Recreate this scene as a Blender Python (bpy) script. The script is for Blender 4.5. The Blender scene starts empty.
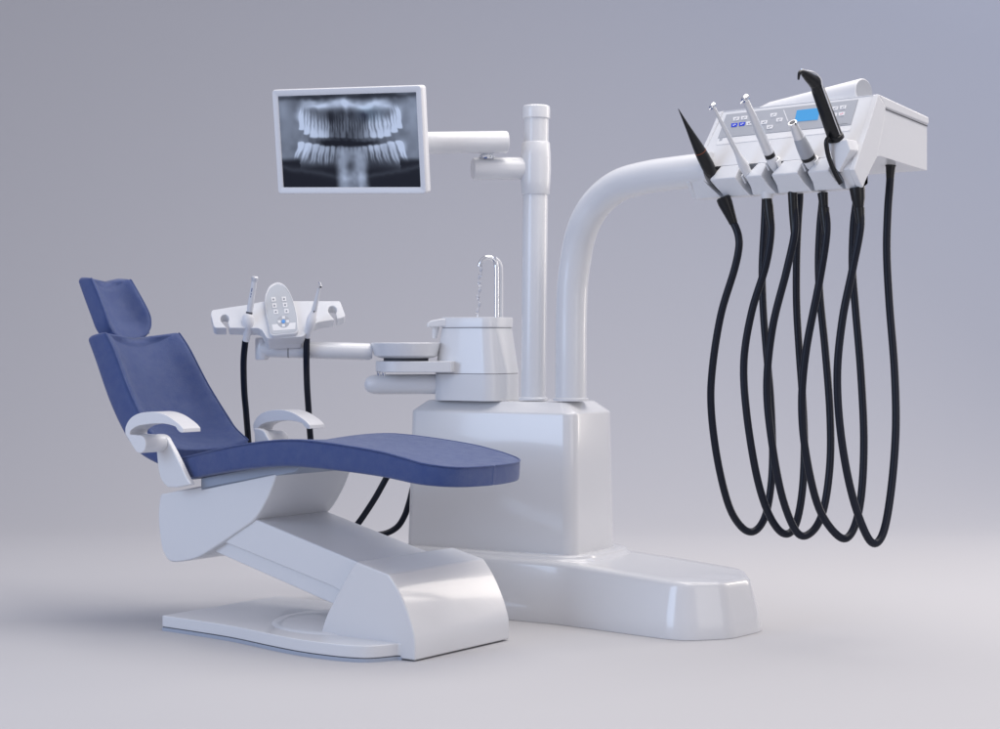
import bpy, bmesh, math, random
from mathutils import Vector, Matrix
random.seed(4)
R = math.radians
sc = bpy.context.scene
col = sc.collection

# ------------------------------------------------------------------ camera
F, CAM_H, HOR = 1800.0, 0.95, 340.0        # focal length and horizon in photo pixels (1000 wide)
cam_d = bpy.data.cameras.new("camera")
cam_d.lens = 36.0 * F / 1000.0
cam_d.sensor_width = 36.0
cam_d.shift_y = -(364.5 - HOR) / 1000.0
cam_d.clip_end = 200
cam = bpy.data.objects.new("camera", cam_d)
cam.location = (0, 0, CAM_H)
cam.rotation_euler = (R(90), 0, 0)
col.objects.link(cam)
sc.camera = cam

def at(px, py, Y):
    return Vector(((px - 500) / F * Y, Y, CAM_H - (py - HOR) / F * Y))

def hit(px, py, O, N):
    d = Vector(((px - 500) / F, 1.0, -(py - HOR) / F))
    c = Vector((0, 0, CAM_H))
    k = (O - c).dot(N) / d.dot(N)
    return c + d * k

class Frame:
    """A horizontal frame standing in the room: s along u, t along v, z up."""
    def __init__(s, x, y, deg):
        s.o = Vector((x, y, 0)); a = R(deg)
        s.u = Vector((math.cos(a), math.sin(a), 0)); s.v = Vector((-math.sin(a), math.cos(a), 0))
    def w(s, S, T, Z):
        return s.o + s.u * S + s.v * T + Vector((0, 0, Z))
    def sz(s, px, py, t=0.0):
        p = hit(px, py, s.w(0, t, 0), s.v) - s.o
        return (p.dot(s.u), p.z)

CH = Frame(-0.2508, 5.3106, -36)      # chair: near front floor corner of its foot
KA = Frame(-0.3292, 6.4412, -30)      # cabinet: near left corner
UN = Frame(1.155, 5.5, -44)           # instrument unit: top right front corner, s negative to the left

# ------------------------------------------------------------------ materials
def nmat(name, base, rough=0.4, metal=0.0, coat=0.0, coat_r=0.05, spec=0.5, sheen=0.0, bump=None, var=None, rvar=None):
    m = bpy.data.materials.new(name); m.use_nodes = True
    nt = m.node_tree; b = nt.nodes["Principled BSDF"]
    b.inputs["Base Color"].default_value = (*base, 1)
    b.inputs["Roughness"].default_value = rough
    b.inputs["Metallic"].default_value = metal
    b.inputs["Coat Weight"].default_value = coat
    b.inputs["Coat Roughness"].default_value = coat_r
    b.inputs["Specular IOR Level"].default_value = spec
    b.inputs["Sheen Weight"].default_value = sheen
    tc = nt.nodes.new("ShaderNodeTexCoord")
    if bump:
        prev = None
        for scale, strength, kind in bump:
            if kind == 'v':
                t = nt.nodes.new("ShaderNodeTexVoronoi"); t.inputs["Scale"].default_value = scale; out = t.outputs["Distance"]
            else:
                t = nt.nodes.new("ShaderNodeTexNoise"); t.inputs["Scale"].default_value = scale; t.inputs["Detail"].default_value = 6; out = t.outputs["Fac"]
            nt.links.new(tc.outputs["Object"], t.inputs["Vector"])
            bp = nt.nodes.new("ShaderNodeBump"); bp.inputs["Strength"].default_value = strength; bp.inputs["Distance"].default_value = 0.002
            nt.links.new(out, bp.inputs["Height"])
            if prev: nt.links.new(prev.outputs["Normal"], bp.inputs["Normal"])
            prev = bp
        nt.links.new(prev.outputs["Normal"], b.inputs["Normal"])
    if var:
        scale, c2 = var
        t = nt.nodes.new("ShaderNodeTexNoise"); t.inputs["Scale"].default_value = scale; t.inputs["Detail"].default_value = 8; t.inputs["Roughness"].default_value = 0.65
        nt.links.new(tc.outputs["Object"], t.inputs["Vector"])
        r = nt.nodes.new("ShaderNodeValToRGB"); r.color_ramp.elements[0].position = 0.36; r.color_ramp.elements[1].position = 0.68
        r.color_ramp.elements[0].color = (*base, 1); r.color_ramp.elements[1].color = (*c2, 1)
        nt.links.new(t.outputs["Fac"], r.inputs["Fac"]); nt.links.new(r.outputs["Color"], b.inputs["Base Color"])
    if rvar:
        scale, lo, hi = rvar
        t = nt.nodes.new("ShaderNodeTexNoise"); t.inputs["Scale"].default_value = scale; t.inputs["Detail"].default_value = 5
        nt.links.new(tc.outputs["Object"], t.inputs["Vector"])
        mr = nt.nodes.new("ShaderNodeMapRange"); mr.inputs["From Min"].default_value = 0.3; mr.inputs["From Max"].default_value = 0.7
        mr.inputs["To Min"].default_value = lo; mr.inputs["To Max"].default_value = hi
        nt.links.new(t.outputs["Fac"], mr.inputs["Value"]); nt.links.new(mr.outputs["Result"], b.inputs["Roughness"])
    return m

WHITE = nmat("white_plastic", (0.70, 0.715, 0.74), 0.30, coat=0.35, coat_r=0.08)
GLOSS = nmat("glossy_white_plastic", (0.68, 0.69, 0.71), 0.26, coat=0.55, coat_r=0.08)
MATTE = nmat("satin_white_plastic", (0.72, 0.73, 0.755), 0.42, coat=0.15, coat_r=0.2)
GREYP = nmat("pale_grey_panel", (0.38, 0.40, 0.44), 0.38)
BODYG = nmat("grey_handpiece_body", (0.36, 0.38, 0.42), 0.35)
SEAM_SHADE = nmat("dark_seam_and_shade", (0.07, 0.075, 0.09), 0.6)  # for joints, and for shade coloured into the dish stem and motor end
BLUE = nmat("blue_leather", (0.013, 0.046, 0.200), 0.40, spec=0.5, sheen=0.26, bump=[(700, 0.5, 'v'), (240, 0.35, 'n'), (45, 0.35, 'n')], var=(30, (0.030, 0.066, 0.215)), rvar=(34, 0.32, 0.50))
BLACK = nmat("black_plastic", (0.007, 0.008, 0.010), 0.30, spec=0.35)
RUBBER = nmat("black_rubber_hose", (0.004, 0.007, 0.017), 0.36, spec=0.30)
CHROME = nmat("polished_chrome", (0.75, 0.77, 0.80), 0.10, metal=1.0)
STEEL = nmat("satin_steel", (0.72, 0.735, 0.76), 0.34, metal=0.55)
BUTTON = nmat("white_button", (0.74, 0.75, 0.77), 0.4)
BBLUE = nmat("blue_button", (0.010, 0.045, 0.62), 0.35)
LBLUE = nmat("light_blue_button", (0.10, 0.32, 0.72), 0.35)
PINK = nmat("pink_mark", (0.70, 0.22, 0.30), 0.4)
INK = nmat("grey_ink", (0.20, 0.22, 0.27), 0.5)
NAVY = nmat("navy_ink", (0.03, 0.07, 0.22), 0.5)
ORANGE = nmat("orange_ring", (0.20, 0.05, 0.015), 0.5)
DGREY = nmat("blue_grey_base_strip", (0.38, 0.43, 0.52), 0.45)
STUDIO = nmat("studio_paper", (0.52, 0.52, 0.535), 0.85, spec=0.15)

def glass(name):
    m = bpy.data.materials.new(name); m.use_nodes = True
    b = m.node_tree.nodes["Principled BSDF"]
    b.inputs["Transmission Weight"].default_value = 1.0; b.inputs["Roughness"].default_value = 0.02
    b.inputs["IOR"].default_value = 1.33; b.inputs["Base Color"].default_value = (0.9, 0.93, 0.98, 1)
    return m
WATER = glass("clear_water")

def emis(name, c, s, rough=0.2):
    m = nmat(name, (0.01, 0.01, 0.012), rough)
    b = m.node_tree.nodes["Principled BSDF"]
    b.inputs["Emission Color"].default_value = (*c, 1); b.inputs["Emission Strength"].default_value = s
    return m
LCD = emis("lit_blue_display", (0.06, 0.36, 0.78), 0.85)

# ------------------------------------------------------------------ object helpers
def thing(name, label, cat, loc, group=None):
    o = bpy.data.objects.new(name, None); col.objects.link(o)
    o.location = loc; o.empty_display_size = 0.1
    o["label"] = label; o["category"] = cat
    if group: o["group"] = group
    return o

def root_of(o):
    while o.parent: o = o.parent
    return o

def build(name, verts, faces, mat, parent=None, smooth=True, sharp=35, bevel=0, segs=3, sub=0, label=None, kind=None, recalc=True):
    off = Vector(root_of(parent).location) if parent else Vector((0, 0, 0))
    me = bpy.data.meshes.new(name)
    me.from_pydata([tuple(Vector(v) - off) for v in verts], [], faces)
    if recalc:
        bm = bmesh.new(); bm.from_mesh(me); bmesh.ops.recalc_face_normals(bm, faces=bm.faces); bm.to_mesh(me); bm.free()
    me.materials.append(mat)
    o = bpy.data.objects.new(name, me); col.objects.link(o)
    if parent: o.parent = parent
    if smooth:
        me.polygons.foreach_set("use_smooth", [True] * len(me.polygons))
        if not bevel and not sub and sharp: me.set_sharp_from_angle(angle=R(sharp))
    if bevel:
        b = o.modifiers.new("bevel", 'BEVEL'); b.width = bevel; b.segments = segs
        b.limit_method = 'ANGLE'; b.angle_limit = R(32); b.harden_normals = True
    if sub:
        s = o.modifiers.new("sub", 'SUBSURF'); s.levels = sub; s.render_levels = sub
    if label: o["label"] = label
    if kind: o["kind"] = kind
    return o

class MB:
    """Collects several shapes of one part into one mesh."""
    def __init__(s): s.v = []; s.f = []
    def add(s, vf):
        v, f = vf; n = len(s.v); s.v += list(v); s.f += [[i + n for i in q] for q in f]; return s
    def build(s, name, mat, parent, **k): return build(name, s.v, s.f, mat, parent, **k)

def cr(pts, n=8, closed=False):
    """Catmull-Rom through points of any dimension (tuples or Vectors)."""
    P = [Vector(p) for p in pts]; out = []; N = len(P)
    rng = range(N if closed else N - 1)
    for i in rng:
        if closed: a, b, c, d = P[(i - 1) % N], P[i], P[(i + 1) % N], P[(i + 2) % N]
        else: a, b, c, d = P[max(i - 1, 0)], P[i], P[i + 1], P[min(i + 2, N - 1)]
        for k in range(n):
            t = k / n
            out.append(0.5 * ((2 * b) + (c - a) * t + (2 * a - 5 * b + 4 * c - d) * t * t + (3 * b - a - 3 * c + d) * t ** 3))
    if not closed: out.append(P[-1])
    return out

def prism(poly, vec):
    """poly: 3D points in a plane; extruded by vec."""
    n = len(poly); v = [Vector(p) for p in poly] + [Vector(p) + Vector(vec) for p in poly]
    f = [list(range(n))[::-1], [n + i for i in range(n)]] + [[i, (i + 1) % n, n + (i + 1) % n, n + i] for i in range(n)]
    return v, f

def fprism(fr, sz, t0, t1):
    return prism([fr.w(s, t0, z) for s, z in sz], fr.v * (t1 - t0))

def loft(rings, cap=True, closed=True):
    n = len(rings[0]); v = [p for r in rings for p in r]; f = []
    for j in range(len(rings) - 1):
        for i in range(n if closed else n - 1):
            k = (i + 1) % n
            f.append([j * n + i, j * n + k, (j + 1) * n + k, (j + 1) * n + i])
    if cap:
        f.append(list(range(n))[::-1]); f.append([(len(rings) - 1) * n + i for i in range(n)])
    return v, f

def tube(path, rad, n=20, caps=True, flat=1.0):
    P = [Vector(p) for p in path]; m = len(P)
    if not hasattr(rad, '__len__'): rad = [rad] * m
    T = [(P[min(i + 1, m - 1)] - P[max(i - 1, 0)]).normalized() for i in range(m)]
    up = Vector((0, 0, 1)) if abs(T[0].z) < 0.9 else Vector((1, 0, 0))
    N = (up - T[0] * up.dot(T[0])).normalized(); rings = []
    for i in range(m):
        N = (N - T[i] * N.dot(T[i])).normalized(); B = T[i].cross(N)
        rings.append([P[i] + (N * math.cos(2 * math.pi * k / n) * flat + B * math.sin(2 * math.pi * k / n)) * rad[i] for k in range(n)])
    return loft(rings, caps)

def lathe(a, b, prof, n=32):
    """surface of revolution about a->b; prof: (fraction or metres along, radius)."""
    d = (Vector(b) - Vector(a)); L = d.length; d.normalize()
    P = [Vector(a) + d * (q * L) for q, r in prof]
    x = Vector((0, 0, 1)) if abs(d.z) < 0.9 else Vector((1, 0, 0))
    x = (x - d * x.dot(d)).normalized(); y = d.cross(x)
    rings = [[P[i] + (x * math.cos(2 * math.pi * k / n) + y * math.sin(2 * math.pi * k / n)) * max(prof[i][1], 1e-5) for k in range(n)] for i in range(len(prof))]
    return loft(rings)

def rrect(fr, s0, s1, t0, t1, z, r, n=8):
    """rounded rectangle ring in a frame; r: one radius or four (s0t0, s1t0, s1t1, s0t1)."""
    if not hasattr(r, '__len__'): r = [r] * 4
    out = []
    for (cs, ct, a0), q in zip(((s0 + r[0], t0 + r[0], 180), (s1 - r[1], t0 + r[1], 270), (s1 - r[2], t1 - r[2], 0), (s0 + r[3], t1 - r[3], 90)), r):
        for k in range(n + 1):
            a = R(a0 + 90 * k / n); out.append(fr.w(cs + q * math.cos(a), ct + q * math.sin(a), z))
    return out

def inset_ring(ring, d):
    """moves a horizontal closed ring inwards by d."""
    n = len(ring); out = []
    area = sum(ring[i].x * ring[(i + 1) % n].y - ring[(i + 1) % n].x * ring[i].y for i in range(n))
    sg = 1 if area > 0 else -1
    for i in range(n):
        t = ring[(i + 1) % n] - ring[i - 1]; t.z = 0
        if t.length < 1e-9: out.append(ring[i].copy()); continue
        t.normalize(); out.append(ring[i] + Vector((-t.y, t.x, 0)) * d * sg)
    return out

def zset(ring, z):
    return [Vector((p.x, p.y, z if not callable(z) else z(p))) for p in ring]

# ------------------------------------------------------------------ studio
def backdrop():
    prof = [(-14, 0)]
    Y0, Rr = 9.0, 4.5
    prof += [(Y0, 0)]
    for k in range(1, 33):
        a = R(90 * k / 32); prof.append((Y0 + Rr * math.sin(a), Rr - Rr * math.cos(a)))
    prof.append((Y0 + Rr, 9))
    v, f = [], []
    for y, z in prof: v += [(-16, y, z), (16, y, z)]
    for i in range(len(prof) - 1): f.append([2 * i, 2 * i + 1, 2 * i + 3, 2 * i + 2])
    o = build("backdrop", v, f, STUDIO, recalc=False, sharp=0)
    o["kind"] = "structure"; o["label"] = "seamless pale grey studio floor curving up into the wall"
backdrop()

# ------------------------------------------------------------------ dental chair
CT = 0.24
chair = thing("dental_chair", "blue leather dental chair with white armrests on a white lifting base", "dental chair", CH.w(-0.4, CT, 0))

def ring_offset2(pts, d):
    n = len(pts); out = []
    for i in range(n):
        a, b = pts[i - 1], pts[(i + 1) % n]
        tx, ty = b[0] - a[0], b[1] - a[1]; L = math.hypot(tx, ty) or 1
        out.append((pts[i][0] - ty / L * d, pts[i][1] + tx / L * d))
    return out

def pad_section(w, th, ridge, sq=0.0):
    """closed counter-clockwise section (tau, nu): th middle thickness, ridge thickness of the side bolsters."""
    if sq:      # squarer section for the seat
        h = ridge
        half = [(0.93 * w, -.002), (0.985 * w, 0.02 * h), (w, 0.14 * h), (1.0 * w, 0.5 * h), (0.995 * w, 0.84 * h), (0.975 * w, 0.975 * h), (0.92 * w, 1.01 * h), (0.80 * w, h - .2 * (h - th)), (0.5 * w, th + .25 * (h - th)), (0.25 * w, th)]
    else:
        half = [(0.90 * w, 0.0), (0.975 * w, 0.03 * ridge), (w, 0.14 * ridge), (1.0 * w, 0.55 * ridge), (0.99 * w, 0.88 * ridge), (0.965 * w, 1.01 * ridge), (0.91 * w, 1.03 * ridge), (0.84 * w, ridge - .06 * (ridge - th)), (0.66 * w, ridge - 0.52 * (ridge - th)), (0.42 * w, th + 0.18 * (ridge - th))]
    return [(-.5 * w, 0), (0, 0), (.5 * w, 0)] + half + [(0, th)] + [(-a, b) for a, b in half[::-1]]

def pad(name, stations, rnd, parent, r0=None, sq=0.0, ct=CT, sag0=0.0, sag1=0.0, fall=5, sh0=0.0):
    """stations: (s, z, half_width, middle, ridge); extruded along the s-z path, nu along its left normal."""
    r0 = rnd if r0 is None else r0
    P = [Vector((a[0], a[1])) for a in stations]; m = len(P); rings = []
    def tan(i): return (P[min(i + 1, m - 1)] - P[max(i - 1, 0)]).normalized()
    def ring(i, inset, shift):
        T = tan(i); N = Vector((-T.y, T.x)); _, _, w, th, rg = stations[i]
        p = P[i] + T * shift; q = inset
        out = []
        k0 = max(0.0, 1 - i / fall) ** 1.5 * sag0; k1 = max(0.0, 1 - (m - 1 - i) / fall) ** 1.5 * sag1
        for tau, nu in pad_section(w, th, rg, sq):
            sg = (k0 + k1) * (1 - min(1, abs(tau) / w) ** 2) - max(0.0, 1 - i / fall) * sh0 * max(0, 1 - nu / rg)
            out.append(CH.w(p.x + N.x * (q + nu * (1 - 2 * q / rg)) + T.x * sg, ct + tau * (1 - q / w), p.y + N.y * (q + nu * (1 - 2 * q / rg)) + T.y * sg))
        return out
    steps = (0.96, 0.80, 0.50, 0.20, 0.04)
    for q in steps: rings.append(None)
    for i in range(m): rings.append(ring(i, 0, 0))
    for q in steps[::-1]: rings.append(ring(m - 1, rnd * q, rnd * math.sin(math.acos(1 - q))))
    rings = rings[:]
    # end rings: q near 0 lies at the station, q near 1 is the flat end
    k = len(steps)
    rings[:k] = [ring(0, r0 * q, -r0 * math.sin(math.acos(1 - q))) for q in steps]
    v, f = loft(rings)
    o = build(name, v, f, BLUE, parent, sub=1)
    # a fine welt follows the upper edge of each side, through the built rings
    nsec = len(pad_section(1, .05, .08, sq)); idx = 3 + (5 if sq else 5)
    for j in (idx, nsec - 1 - idx + 3):
        if not 0 <= j < nsec: continue
        path = [rg_[j] for rg_ in rings[3:-3]]
        build("piping", *tube(path, .0026, 8), BLUE, o)
    return o

def interp(keys, x):
    for (a, b) in zip(keys, keys[1:]):
        if x <= b[0] or b is keys[-1]:
            t = (x - a[0]) / (b[0] - a[0]); t = max(0, min(1, t))
            return tuple(p + (q - p) * t for p, q in zip(a[1:], b[1:]))

# backrest: stations run from bottom to top along the rear surface; the left normal of an upward path points to -s, so run top to bottom
def sm_stations(keys, n):
    C = cr([k for k in keys], n); return [tuple(c) for c in C]
class V5(tuple): pass
def cr5(keys, n):
    out = []; N = len(keys)
    for i in range(N - 1):
        a, b, c, d = keys[max(i - 1, 0)], keys[i], keys[i + 1], keys[min(i + 2, N - 1)]
        for k in range(n):
            t = k / n
            out.append(tuple(0.5 * (2 * b[j] + (c[j] - a[j]) * t + (2 * a[j] - 5 * b[j] + 4 * c[j] - d[j]) * t * t + (3 * b[j] - a[j] - 3 * c[j] + d[j]) * t ** 3) for j in range(len(b))))
    out.append(tuple(keys[-1])); return out

pad("backrest", cr5([(-1.482, 0.924, .180, .036, .092), (-1.444, 0.862, .185, .034, .102), (-1.368, 0.735, .196, .032, .106), (-1.280, 0.625, .205, .036, .104), (-1.205, 0.565, .208, .046, .092), (-1.115, 0.532, .202, .056, .075)], 3), 0.014, chair, ct=.230, sag0=.052, fall=7, sh0=.026)
pad("headrest", cr5([(-1.622, 1.130, .096, .028, .066), (-1.590, 1.078, .101, .021, .070), (-1.555, 1.022, .106, .020, .072), (-1.537, 0.991, .107, .024, .069), (-1.522, 0.968, .101, .034, .060), (-1.514, 0.955, .088, .040, .052)], 3), 0.014, chair, ct=.228, sag0=.046, sag1=.020, fall=6, sh0=.030)
# a short bar behind the pads carries the headrest
build("headrest_bar", *tube([CH.w(-1.530, CT, .998), CH.w(-1.485, CT, 0.94), CH.w(-1.442, CT, 0.876)], 0.009), CHROME, chair)

# seat and leg rest: path runs from the hips to the feet along the underside, normal up
seat_keys = [(-1.010, .488, .205, .060, .074), (-0.930, .502, .212, .058, .076), (-0.830, .519, .228, .055, .078), (-0.710, .537, .235, .060, .081), (-0.580, .551, .236, .070, .084),
             (-0.456, .555, .236, .080, .086), (-0.290, .549, .236, .079, .082), (-0.150, .540, .236, .074, .077), (-0.080, .5325, .236, .070, .073), (-0.030, .526, .236, .067, .070)]
seat_st = cr5(seat_keys, 3)
for a in (15, 30, 45, 56, 66, 75, 83):
    x = math.sin(R(a)); seat_st.append((-.018 + .126 * x, .5245 - .011 * x, .236 - .120 * (1 - math.cos(R(a))), .066 - .008 * x, .069 - .009 * x))
for w_ in (.112, .088, .060, .030, .006):
    e_ = .0005 + .013 * (1 - (w_ / .135) ** 2); seat_st.append((.1065 + e_, .5136 - .088 * e_, w_, .058, .060))
seat_st = [(a_[0] - (.009 if k_ > len(seat_st) - 13 else 0),) + tuple(a_[1:]) for k_, a_ in enumerate(seat_st)]
pad("seat_cushion", seat_st, 0.0006, chair, r0=.022, sq=1)

# seat frame and white shell below the cushion
build("seat_frame", *fprism(CH, [(-0.95, .452), (-0.53, .535), (-0.50, .560), (-0.53, .563), (-0.71, .540), (-0.95, .497)], 0.060, 0.430), nmat("blue_grey_frame", (0.30, 0.35, 0.44), 0.4), chair, bevel=0.004)
sk = [CH.sz(*p) for p in [(160.7, 491), (278, 471)]]
low = cr([CH.sz(*p, 0.06) for p in [(278, 471), (268, 497), (255, 518.5), (240, 530), (212, 549), (194.6, 558.6), (173, 562), (165, 556), (160.5, 543), (158, 514), (160.7, 491)]], 5)
low = [tuple(p) for p in low][:-1]
build("seat_shell", *fprism(CH, low, 0.06, 0.425), WHITE, chair, bevel=0.030, segs=6)

# lifting arm: a broad box over a narrower rail
lz = lambda *p: CH.sz(*p, 0.07)
build("lift_arm", *fprism(CH, [lz(222, 541.5), lz(226, 507.5), lz(255, 519), lz(362, 563.5), (-0.16, .22), (-0.22, .12), lz(332, 586.5)], 0.070, 0.415), WHITE, chair, bevel=0.006)
build("lift_rail", *fprism(CH, [lz(203, 548), lz(226, 530), lz(345, 575), (-0.20, .10), lz(327, 603)], 0.084, 0.400), WHITE, chair, bevel=0.004)

# front foot cover
fl = cr([(-0.372, .048), (-0.345, .112), (-0.300, .180), (-0.262, .238), (-0.228, .280)], 5)
fr_ = cr([(-0.101, .251), (-0.068, .212), (-0.036, .160), (-0.012, .105), (0.0, .060), (0.0, .004)], 5)
foot_poly = [(-0.372, .004)] + [tuple(p) for p in fl] + [tuple(p) for p in fr_]
build("foot_cover", *fprism(CH, foot_poly, 0.0, 0.478), GLOSS, chair, bevel=0.006, segs=3)

# base plate with wavy side and a thin dark recess over the floor strip
near = [(-1.030, -0.036), (-0.930, -0.040), (-0.826, -0.046), (-0.72, -0.054), (-0.632, -0.068), (-0.48, -0.100), (-0.34, -0.121), (-0.216, -0.120), (-0.136, -0.104), (-0.095, -0.075), (-0.062, -0.004)]
nr = [tuple(p) for p in cr(near, 4)]
def refl(p): return (p[0], 2 * CT - p[1])
plan = nr + [(-0.05, 0.0), (-0.05, 0.48)] + [refl(p) for p in nr[::-1]]
def plate(pl, z0, z1, ins=0.0):
    ring0 = [CH.w(s, t, z0) for s, t in pl]
    if ins: ring0 = inset_ring(ring0, ins)
    return prism(ring0, Vector((0, 0, z1 - z0)))
build("base_plate", *plate(plan, 0.0130, 0.050), WHITE, chair, bevel=0.0035)
st = MB(); st.add(plate(plan, 0.0105, 0.0135, 0.004)); st.build("shadow_gap", SEAM_SHADE, chair, smooth=False)
build("base_strip", *plate(plan, 0.0, 0.0107, 0.001), DGREY, chair, smooth=False)
boss = CH.w(-0.43, CT, 0.049)
build("boss", *lathe(boss, boss + Vector((0, 0, 0.02)), [(0, .272), (.2, .268), (.35, .255), (.5, .225), (.55, .16)], 64), WHITE, chair)

# armrests
def armrest(tn, w, disc_t, dz=0.0):
    P = lambda l: [CH.sz(*p, -0.1) for p in l]
    S = 1
    outer = [tuple(p) for p in cr(P([(125.2, 434), (125.3, 427.5), (128.5, 420.5), (133.5, 415.8), (141, 412.8), (152, 411.8), (160, 413.0), (168, 416.2), (175.5, 421.3), (179.5, 424.6), (183.0, 428.6)]), 4)]
    inner = [tuple(p) for p in cr(P([(183.2, 432.6), (180, 432.2), (177.0, 429.4), (174.5, 426.3), (163.5, 423.6), (150, 423.9), (137.6, 426.0), (130.8, 430.3), (129.6, 434.5)]), 4)]
    dc = CH.sz(139.6, 444.2, -0.1); r = 0.029
    disc = [(dc[0] + r * math.cos(R(a)), dc[1] + r * math.sin(R(a))) for a in range(100, -141, -15)]
    o = build("armrest", *fprism(CH, [(a_, b_ + dz) for a_, b_ in outer + inner + disc], tn, tn + w), MATTE, chair, bevel=0.007, segs=4)
    a, b = CH.w(dc[0], disc_t[0], dc[1] + dz), CH.w(dc[0], disc_t[1], dc[1] + dz)
    build("pivot", *lathe(a, b, [(0, .0275), (.06, .0285), (.94, .0285), (1, .026)], 40), WHITE, o)
    e = CH.w(dc[0], disc_t[1] + 0.001, dc[1])
    return dc
dc = armrest(-0.100, 0.078, (-0.05, -0.002))
armrest(0.500, 0.078, (0.52, 0.482), -0.012)
def bracket(t0, t1):
    q = [CH.sz(*p, 0.0) for p in [(157.5, 456), (159, 469), (162, 480), (168.5, 487.2), (177, 487.4), (192, 484.5), (186.5, 476), (178.5, 459), (169, 441), (166, 436.5), (161.5, 434.2), (156, 434)]]
    c = [tuple(p) for p in cr(q[:4], 3)] + [q[4]] + [q[5]] + [tuple(p) for p in cr(q[6:], 3)] 
    build("armrest_bracket", *fprism(CH, c, t0, t1), WHITE, chair, bevel=0.005)
bracket(-0.004, 0.018)
bracket(0.462, 0.484)

# ------------------------------------------------------------------ treatment unit: cabinet, floor foot, posts
unit = thing("treatment_cabinet", "glossy white floor cabinet carrying the post, bent tube and basin on a long low foot", "cabinet", KA.w(0.3, 0.18, 0))
# floor foot (plan outline in the cabinet frame)
fo = [(-0.03, -0.095), (0.20, -0.105), (0.484, -0.108), (0.68, -0.120), (0.86, -0.162), (1.00, -0.196), (1.13, -0.206), (1.160, -0.200), (1.185, -0.186), (1.255, -0.112), (1.285, -0.075), (1.300, -0.045), (1.310, 0.020), (1.300, 0.120), (1.272, 0.190), (1.20, 0.275), (1.06, 0.345), (0.90, 0.385), (0.60, 0.44), (0.20, 0.46), (-0.03, 0.45), (-0.06, 0.18)]
def fillet(P, n=7):
    out = []; N = len(P)
    for i in range(N):
        a, b, c = Vector(P[i - 1][:2]), Vector(P[i][:2]), Vector(P[(i + 1) % N][:2]); r = P[i][2]
        u1, u2 = (a - b).normalized(), (c - b).normalized(); half = math.acos(max(-1, min(1, u1.dot(u2)))) / 2
        d = min(r / math.tan(half), .48 * (a - b).length, .48 * (c - b).length); r_ = d * math.tan(half)
        ctr_ = b + (u1 + u2).normalized() * (r_ / math.sin(half)); v1, v2 = b + u1 * d - ctr_, b + u2 * d - ctr_
        th = math.atan2(v1.x * v2.y - v1.y * v2.x, v1.dot(v2)); a1 = math.atan2(v1.y, v1.x)
        for k in range(n + 1):
            out.append(ctr_ + r_ * Vector((math.cos(a1 + th * k / n), math.sin(a1 + th * k / n))))
    return out
foot_ring = [KA.w(p.x, p.y, 0) for p in fillet([(-0.06, -0.100, .06), (0.66, -0.112, .5), (1.165, -0.213, .13), (1.282, -0.088, .11), (1.312, 0.100, .12), (1.20, 0.300, .16), (0.90, 0.385, .4), (0.60, 0.44, .4), (-0.06, 0.46, .08)])]
def ztop(p):
    s = (p - KA.o).dot(KA.u); x = max(0.0, min(1.0, (s - 0.55) / 0.75)); return 0.208 - 0.036 * x
rs = [zset(foot_ring, 0.001), zset(foot_ring, 0.008), zset(inset_ring(foot_ring, 0.008), 0.06)]
for d, dz in ((0.034, -0.022), (0.036, -0.012), (0.041, -0.004), (0.049, 0.0)):
    g = inset_ring(foot_ring, d); rs.append([Vector((p.x, p.y, ztop(p) + dz)) for p in g])
fc = KA.w(0.62, 0.15, 0)
for k in (0.8, 0.55, 0.3, 0.08):
    rs.append([Vector((q.x, q.y, ztop(q))) for q in [fc.lerp(Vector((p.x, p.y, 0)), k) for p in g]])
build("floor_foot", *loft(rs), GLOSS, unit, sharp=50)
# platform step round the cabinet foot
pr = rrect(KA, -0.025, 0.720, -0.050, 0.43, 0, [.05, .13, .16, .05], 10)
rs = [zset(inset_ring(pr, -0.018), 0.192), zset(inset_ring(pr, -0.014), 0.200), zset(inset_ring(pr, -0.004), 0.206), zset(pr, 0.211), zset(inset_ring(pr, .0015), 0.2155), zset(inset_ring(pr, .005), 0.2180), zset(inset_ring(pr, .04), 0.2185)]
build("platform", *loft(rs), GLOSS, unit, sharp=60)
# cabinet body
def cab(z, e=0.0):
    k = (z - 0.22) / 0.48
    return rrect(KA, -0.012 + 0.012 * k + e, 0.668 - 0.008 * k - e, 0.0 + 0.010 * k + e, 0.395 - 0.010 * k - e, z, [max(.03 - e * .4, .01), max(.045 - e * .3, .015), max(.12 - e * .4, .02), max(.04 - e * .4, .01)], 10)
rs = [cab(0.210), cab(0.30), cab(0.50), cab(0.692), cab(0.6985, .0015), cab(0.7015, .005), cab(0.732, .042), cab(0.7348, .047), cab(0.7355, .056)]
build("cabinet_body", *loft(rs), GLOSS, unit, sharp=48)

# monitor post
pb, pt = at(533.3, 397.5, 6.34), at(536.3, 108, 6.34)
def onp(y):
    k = (397.5 - y) / (397.5 - 108); return pb.lerp(pt, k)
def seg(name, y0, y1, prof, mat=WHITE, parent=unit, **k):
    return build(name, *lathe(onp(y0), onp(y1), prof, 48), mat, parent, **k)
seg("monitor_post", 399.5, 109, [(0, .044), (1, .0445)])
seg("post_flange", 400, 397, [(0, .052), (.7, .052), (1, .048)])
seg("post_collar", 195, 142.5, [(0, .0470), (.02, .0495), (.25, .0525), (.5, .0540), (.75, .0525), (.98, .0495), (1, .0470)])
seg("post_cap", 119, 106, [(0, .0465), (.05, .0490), (.75, .0490), (.93, .0475), (1, .044), (1.01, .02)])
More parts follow.
